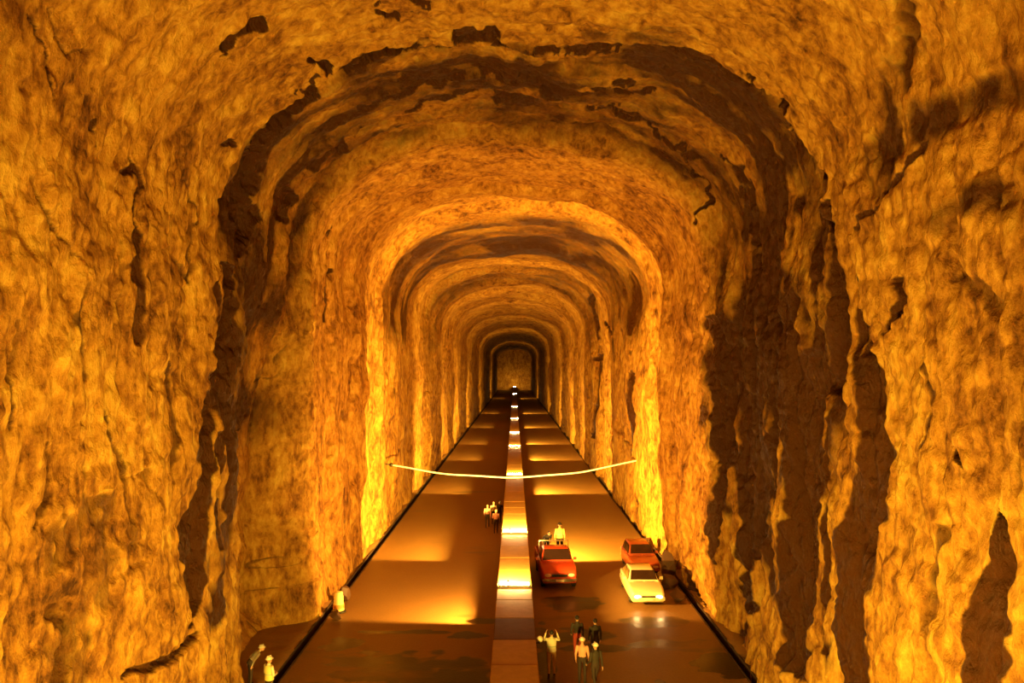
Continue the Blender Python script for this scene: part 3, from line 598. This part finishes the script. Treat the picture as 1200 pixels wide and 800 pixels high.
def person(label, loc, rotz, kind, shirt, trous, hat=None, vest=None, hair=True, sleeve=True, scale=1.0, group=None):
    """rotz 0 faces the viewer"""
    me, J = body_mesh(kind, shirt, trous, sleeve)
    t = thing('person', label, 'person', loc, rotz, group); t.scale = (scale,)*3
    link('body', me, (), t)
    h = J['head']
    for s in (-1, 1): MB().ball(tuple(h+Vector((s*.03, -.078, .02))), (.012, .01, .009), 8, 6).build('eye', EYE, t)
    if hat is not None:
        o = MB(); o.ball(tuple(h+Vector((0, .012, .05))), (.105, .125, .105), 16, 7, (.5, 1)); o.loft([[h+Vector((r*math.cos(a)*.98, .0+r*math.sin(a)*1.2, z)) for a in (2*math.pi*i/20 for i in range(20))] for r, z in ((.1, .045), (.128, .045), (.128, .06), (.1, .066))])
        hb = o.build('helmet', hat, t)
        MB().box(tuple(h+Vector((0, .012, .152))), (.03, .18, .02)).build('helmet_ridge', hat, hb)
    elif hair:
        o = MB(); o.ball(tuple(h+Vector((0, .03, .05))), (.09, .1, .1), 14, 8, (.28, 1)); o.build('hair', HAIR, t)
    if vest is not None:
        up = (J['neck']-J['pelvis']).normalized(); o = MB(); sec = [(J['pelvis']+up*.0, .192, .152), (J['waist'], .172, .14), (J['chest'], .2, .152), (J['chest']+up*.1, .185, .13), (J['neck']-up*.03, .12, .1)]
        o.loft([[p+Vector((a*math.cos(q), b_*math.sin(q)*up.z, -b_*math.sin(q)*up.y)) for q in (2*math.pi*i/20 for i in range(20))] for p, a, b_ in sec], cap=False); v_ = o.build('vest', vest, t)
        b2 = MB(); b2.loft([[p+Vector((a*math.cos(q), b_*math.sin(q)*up.z, -b_*math.sin(q)*up.y)) for q in (2*math.pi*i/20 for i in range(20))] for p, a, b_ in ((J['waist']+up*.02, .182, .15), (J['waist']+up*.07, .186, .151))], cap=False); b2.build('reflective_band', BAND, v_)
    return t
PI = math.pi
person('person in white shirt and tan trousers with both arms raised beside the barrier', (1.45, 30.1, 0), PI, 'arms_up', WHITE, TANT, vest=WHITE)
person('person in pink shirt and white helmet standing left of a darkly dressed companion', (2.58, 29.3, 0), PI-.2, 'stand', PINK, DARKT, hat=HELM)
person('person in dark clothes and pale helmet to the right of the pink shirt', (3.02, 28.7, 0), PI+.4, 'walk', DARKC, DARKT, hat=HELM)
person('person in dark red clothes walking ahead of the pink shirt and dark companion', (2.6, 31.9, 0), PI, 'walk', DARKC, REDT)
person('person in dark clothes walking ahead, right of the one in dark red trousers', (3.3, 31.5, 0), PI+.15, 'stand', DARKC, DARKT)
G4 = 'pedestrians left of the barrier'
person('leftmost of four small figures walking on the left carriageway beside the barrier', (-2.05, 58, 0), PI, 'walk', PINK, DARKT, group=G4, hair=False)
person('pale shirted figure second from left among four by the barrier', (-1.62, 59.3, 0), PI-.2, 'stand', WHITE, DARKT, group=G4, hair=False)
person('figure closest to the barrier among the four on the left carriageway', (-1.15, 59.6, 0), PI+.2, 'walk', DARKC, DARKT, group=G4)
person('nearest and lowest of the four figures on the left carriageway', (-1.36, 56.0, 0), PI, 'hands_front', PINK, DARKT, group=G4, hair=False)
person('person in yellow vest and white helmet at the left gutter, bottom of the picture', (-8.72, 27.3, .02), PI*.8, 'hands_front', WHITE, DARKT, hat=HELM, vest=YELLOW)
person('person in pale grey jacket leaning forward at the left wall foot', (-9.95, 28.9, .08), PI*.7, 'lean', GREY, DARKT, hat=GREY, scale=.92)
person('person in yellow white vest standing tall in the red truck bed', (2.32+.36, 45.5, .86), 0, 'stand', YELLOW, DARKT, hat=BOOT, vest=YELLOW, scale=1.15)
person('person in dark clothes stooping low in the red truck bed behind the cab', (2.32-.42, 45.75, .86), .3, 'lean', DARKC, DARKT, hair=True)

# ------------------------------------------------------------------ drum, boulders
YD = mat('pale_yellow_plastic', (.85, .66, .3), .5, noise=.1); OD = mat('orange_plastic', (.75, .32, .07), .5)
dr = thing('traffic_drum', 'pale yellow plastic drum standing beside the left gutter', 'drum', (-8.68, 37.9, .02))
o = MB(); o.loft([[Vector((r*math.cos(a), r*math.sin(a), z)) for a in (2*PI*i/20 for i in range(20))] for r, z in ((.27, .06), (.26, .42), (.24, .43), (.235, .78), (.21, .8), (.2, .95), (.12, 1.0))]); o.build('shell', YD, dr)
o = MB(); o.loft([[Vector((r*math.cos(a), r*math.sin(a), z)) for a in (2*PI*i/20 for i in range(20))] for r, z in ((.275, .2), (.272, .4))], cap=False); o.build('stripe', OD, dr)
o = MB(); o.loft([[Vector((r*math.cos(a), r*math.sin(a), z)) for a in (2*PI*i/20 for i in range(20))] for r, z in ((.36, 0), (.36, .05), (.28, .08))]); o.build('base_ring', BLACKP, dr)
BOULDER = mat('dark_boulder', (.10, .045, .022), .6, noise=.4, scale=3, bump=.6)
def boulder(label, loc, r, seed):
    bm = bmesh.new(); bmesh.ops.create_icosphere(bm, subdivisions=4, radius=1.0); rg = random.Random(seed)
    pl = [(Vector((rg.gauss(0, 1), rg.gauss(0, 1), rg.gauss(0, 1))).normalized(), rg.uniform(.5, .78)) for _ in range(18)]
    for v in bm.verts:
        for n, d in pl:
            k = v.co.dot(n)-d
            if k > 0: v.co -= n*k*.97
        v.co = Vector((v.co.x*r[0], v.co.y*r[1], v.co.z*r[2]))
    zmin = min(v.co.z for v in bm.verts)
    for v in bm.verts: v.co.z -= zmin
    for f in bm.faces: f.smooth = False
    me = bpy.data.meshes.new('boulder'); bm.to_mesh(me); bm.free()
    return tag(link('boulder', me, (BOULDER,), None, loc, rg.uniform(0, 3)), label, 'boulder', 'fallen boulders at the wall feet')
boulder('tallest dark boulder against the right wall beside the parked cars', (8.75, 43.6, 0), (.45, .6, 1.1), 1)
boulder('broad dark boulder right of the cream car by the right wall', (8.4, 42.0, 0), (.45, .6, .5), 2)
boulder('dark boulder against the right wall, behind the orange red car', (8.55, 50.2, 0), (.5, .8, .6), 3)
boulder('low dark boulder at the right wall, nearest the viewer', (8.45, 39.6, 0), (.42, .65, .38), 4)
boulder('dark upright boulder at the left gutter, just behind the pale yellow drum', (-8.75, 39.6, 0), (.3, .45, .5), 5)
boulder('flat dark boulder in front of the pale yellow drum beside the left gutter', (-8.55, 36.6, 0), (.35, .45, .28), 6)
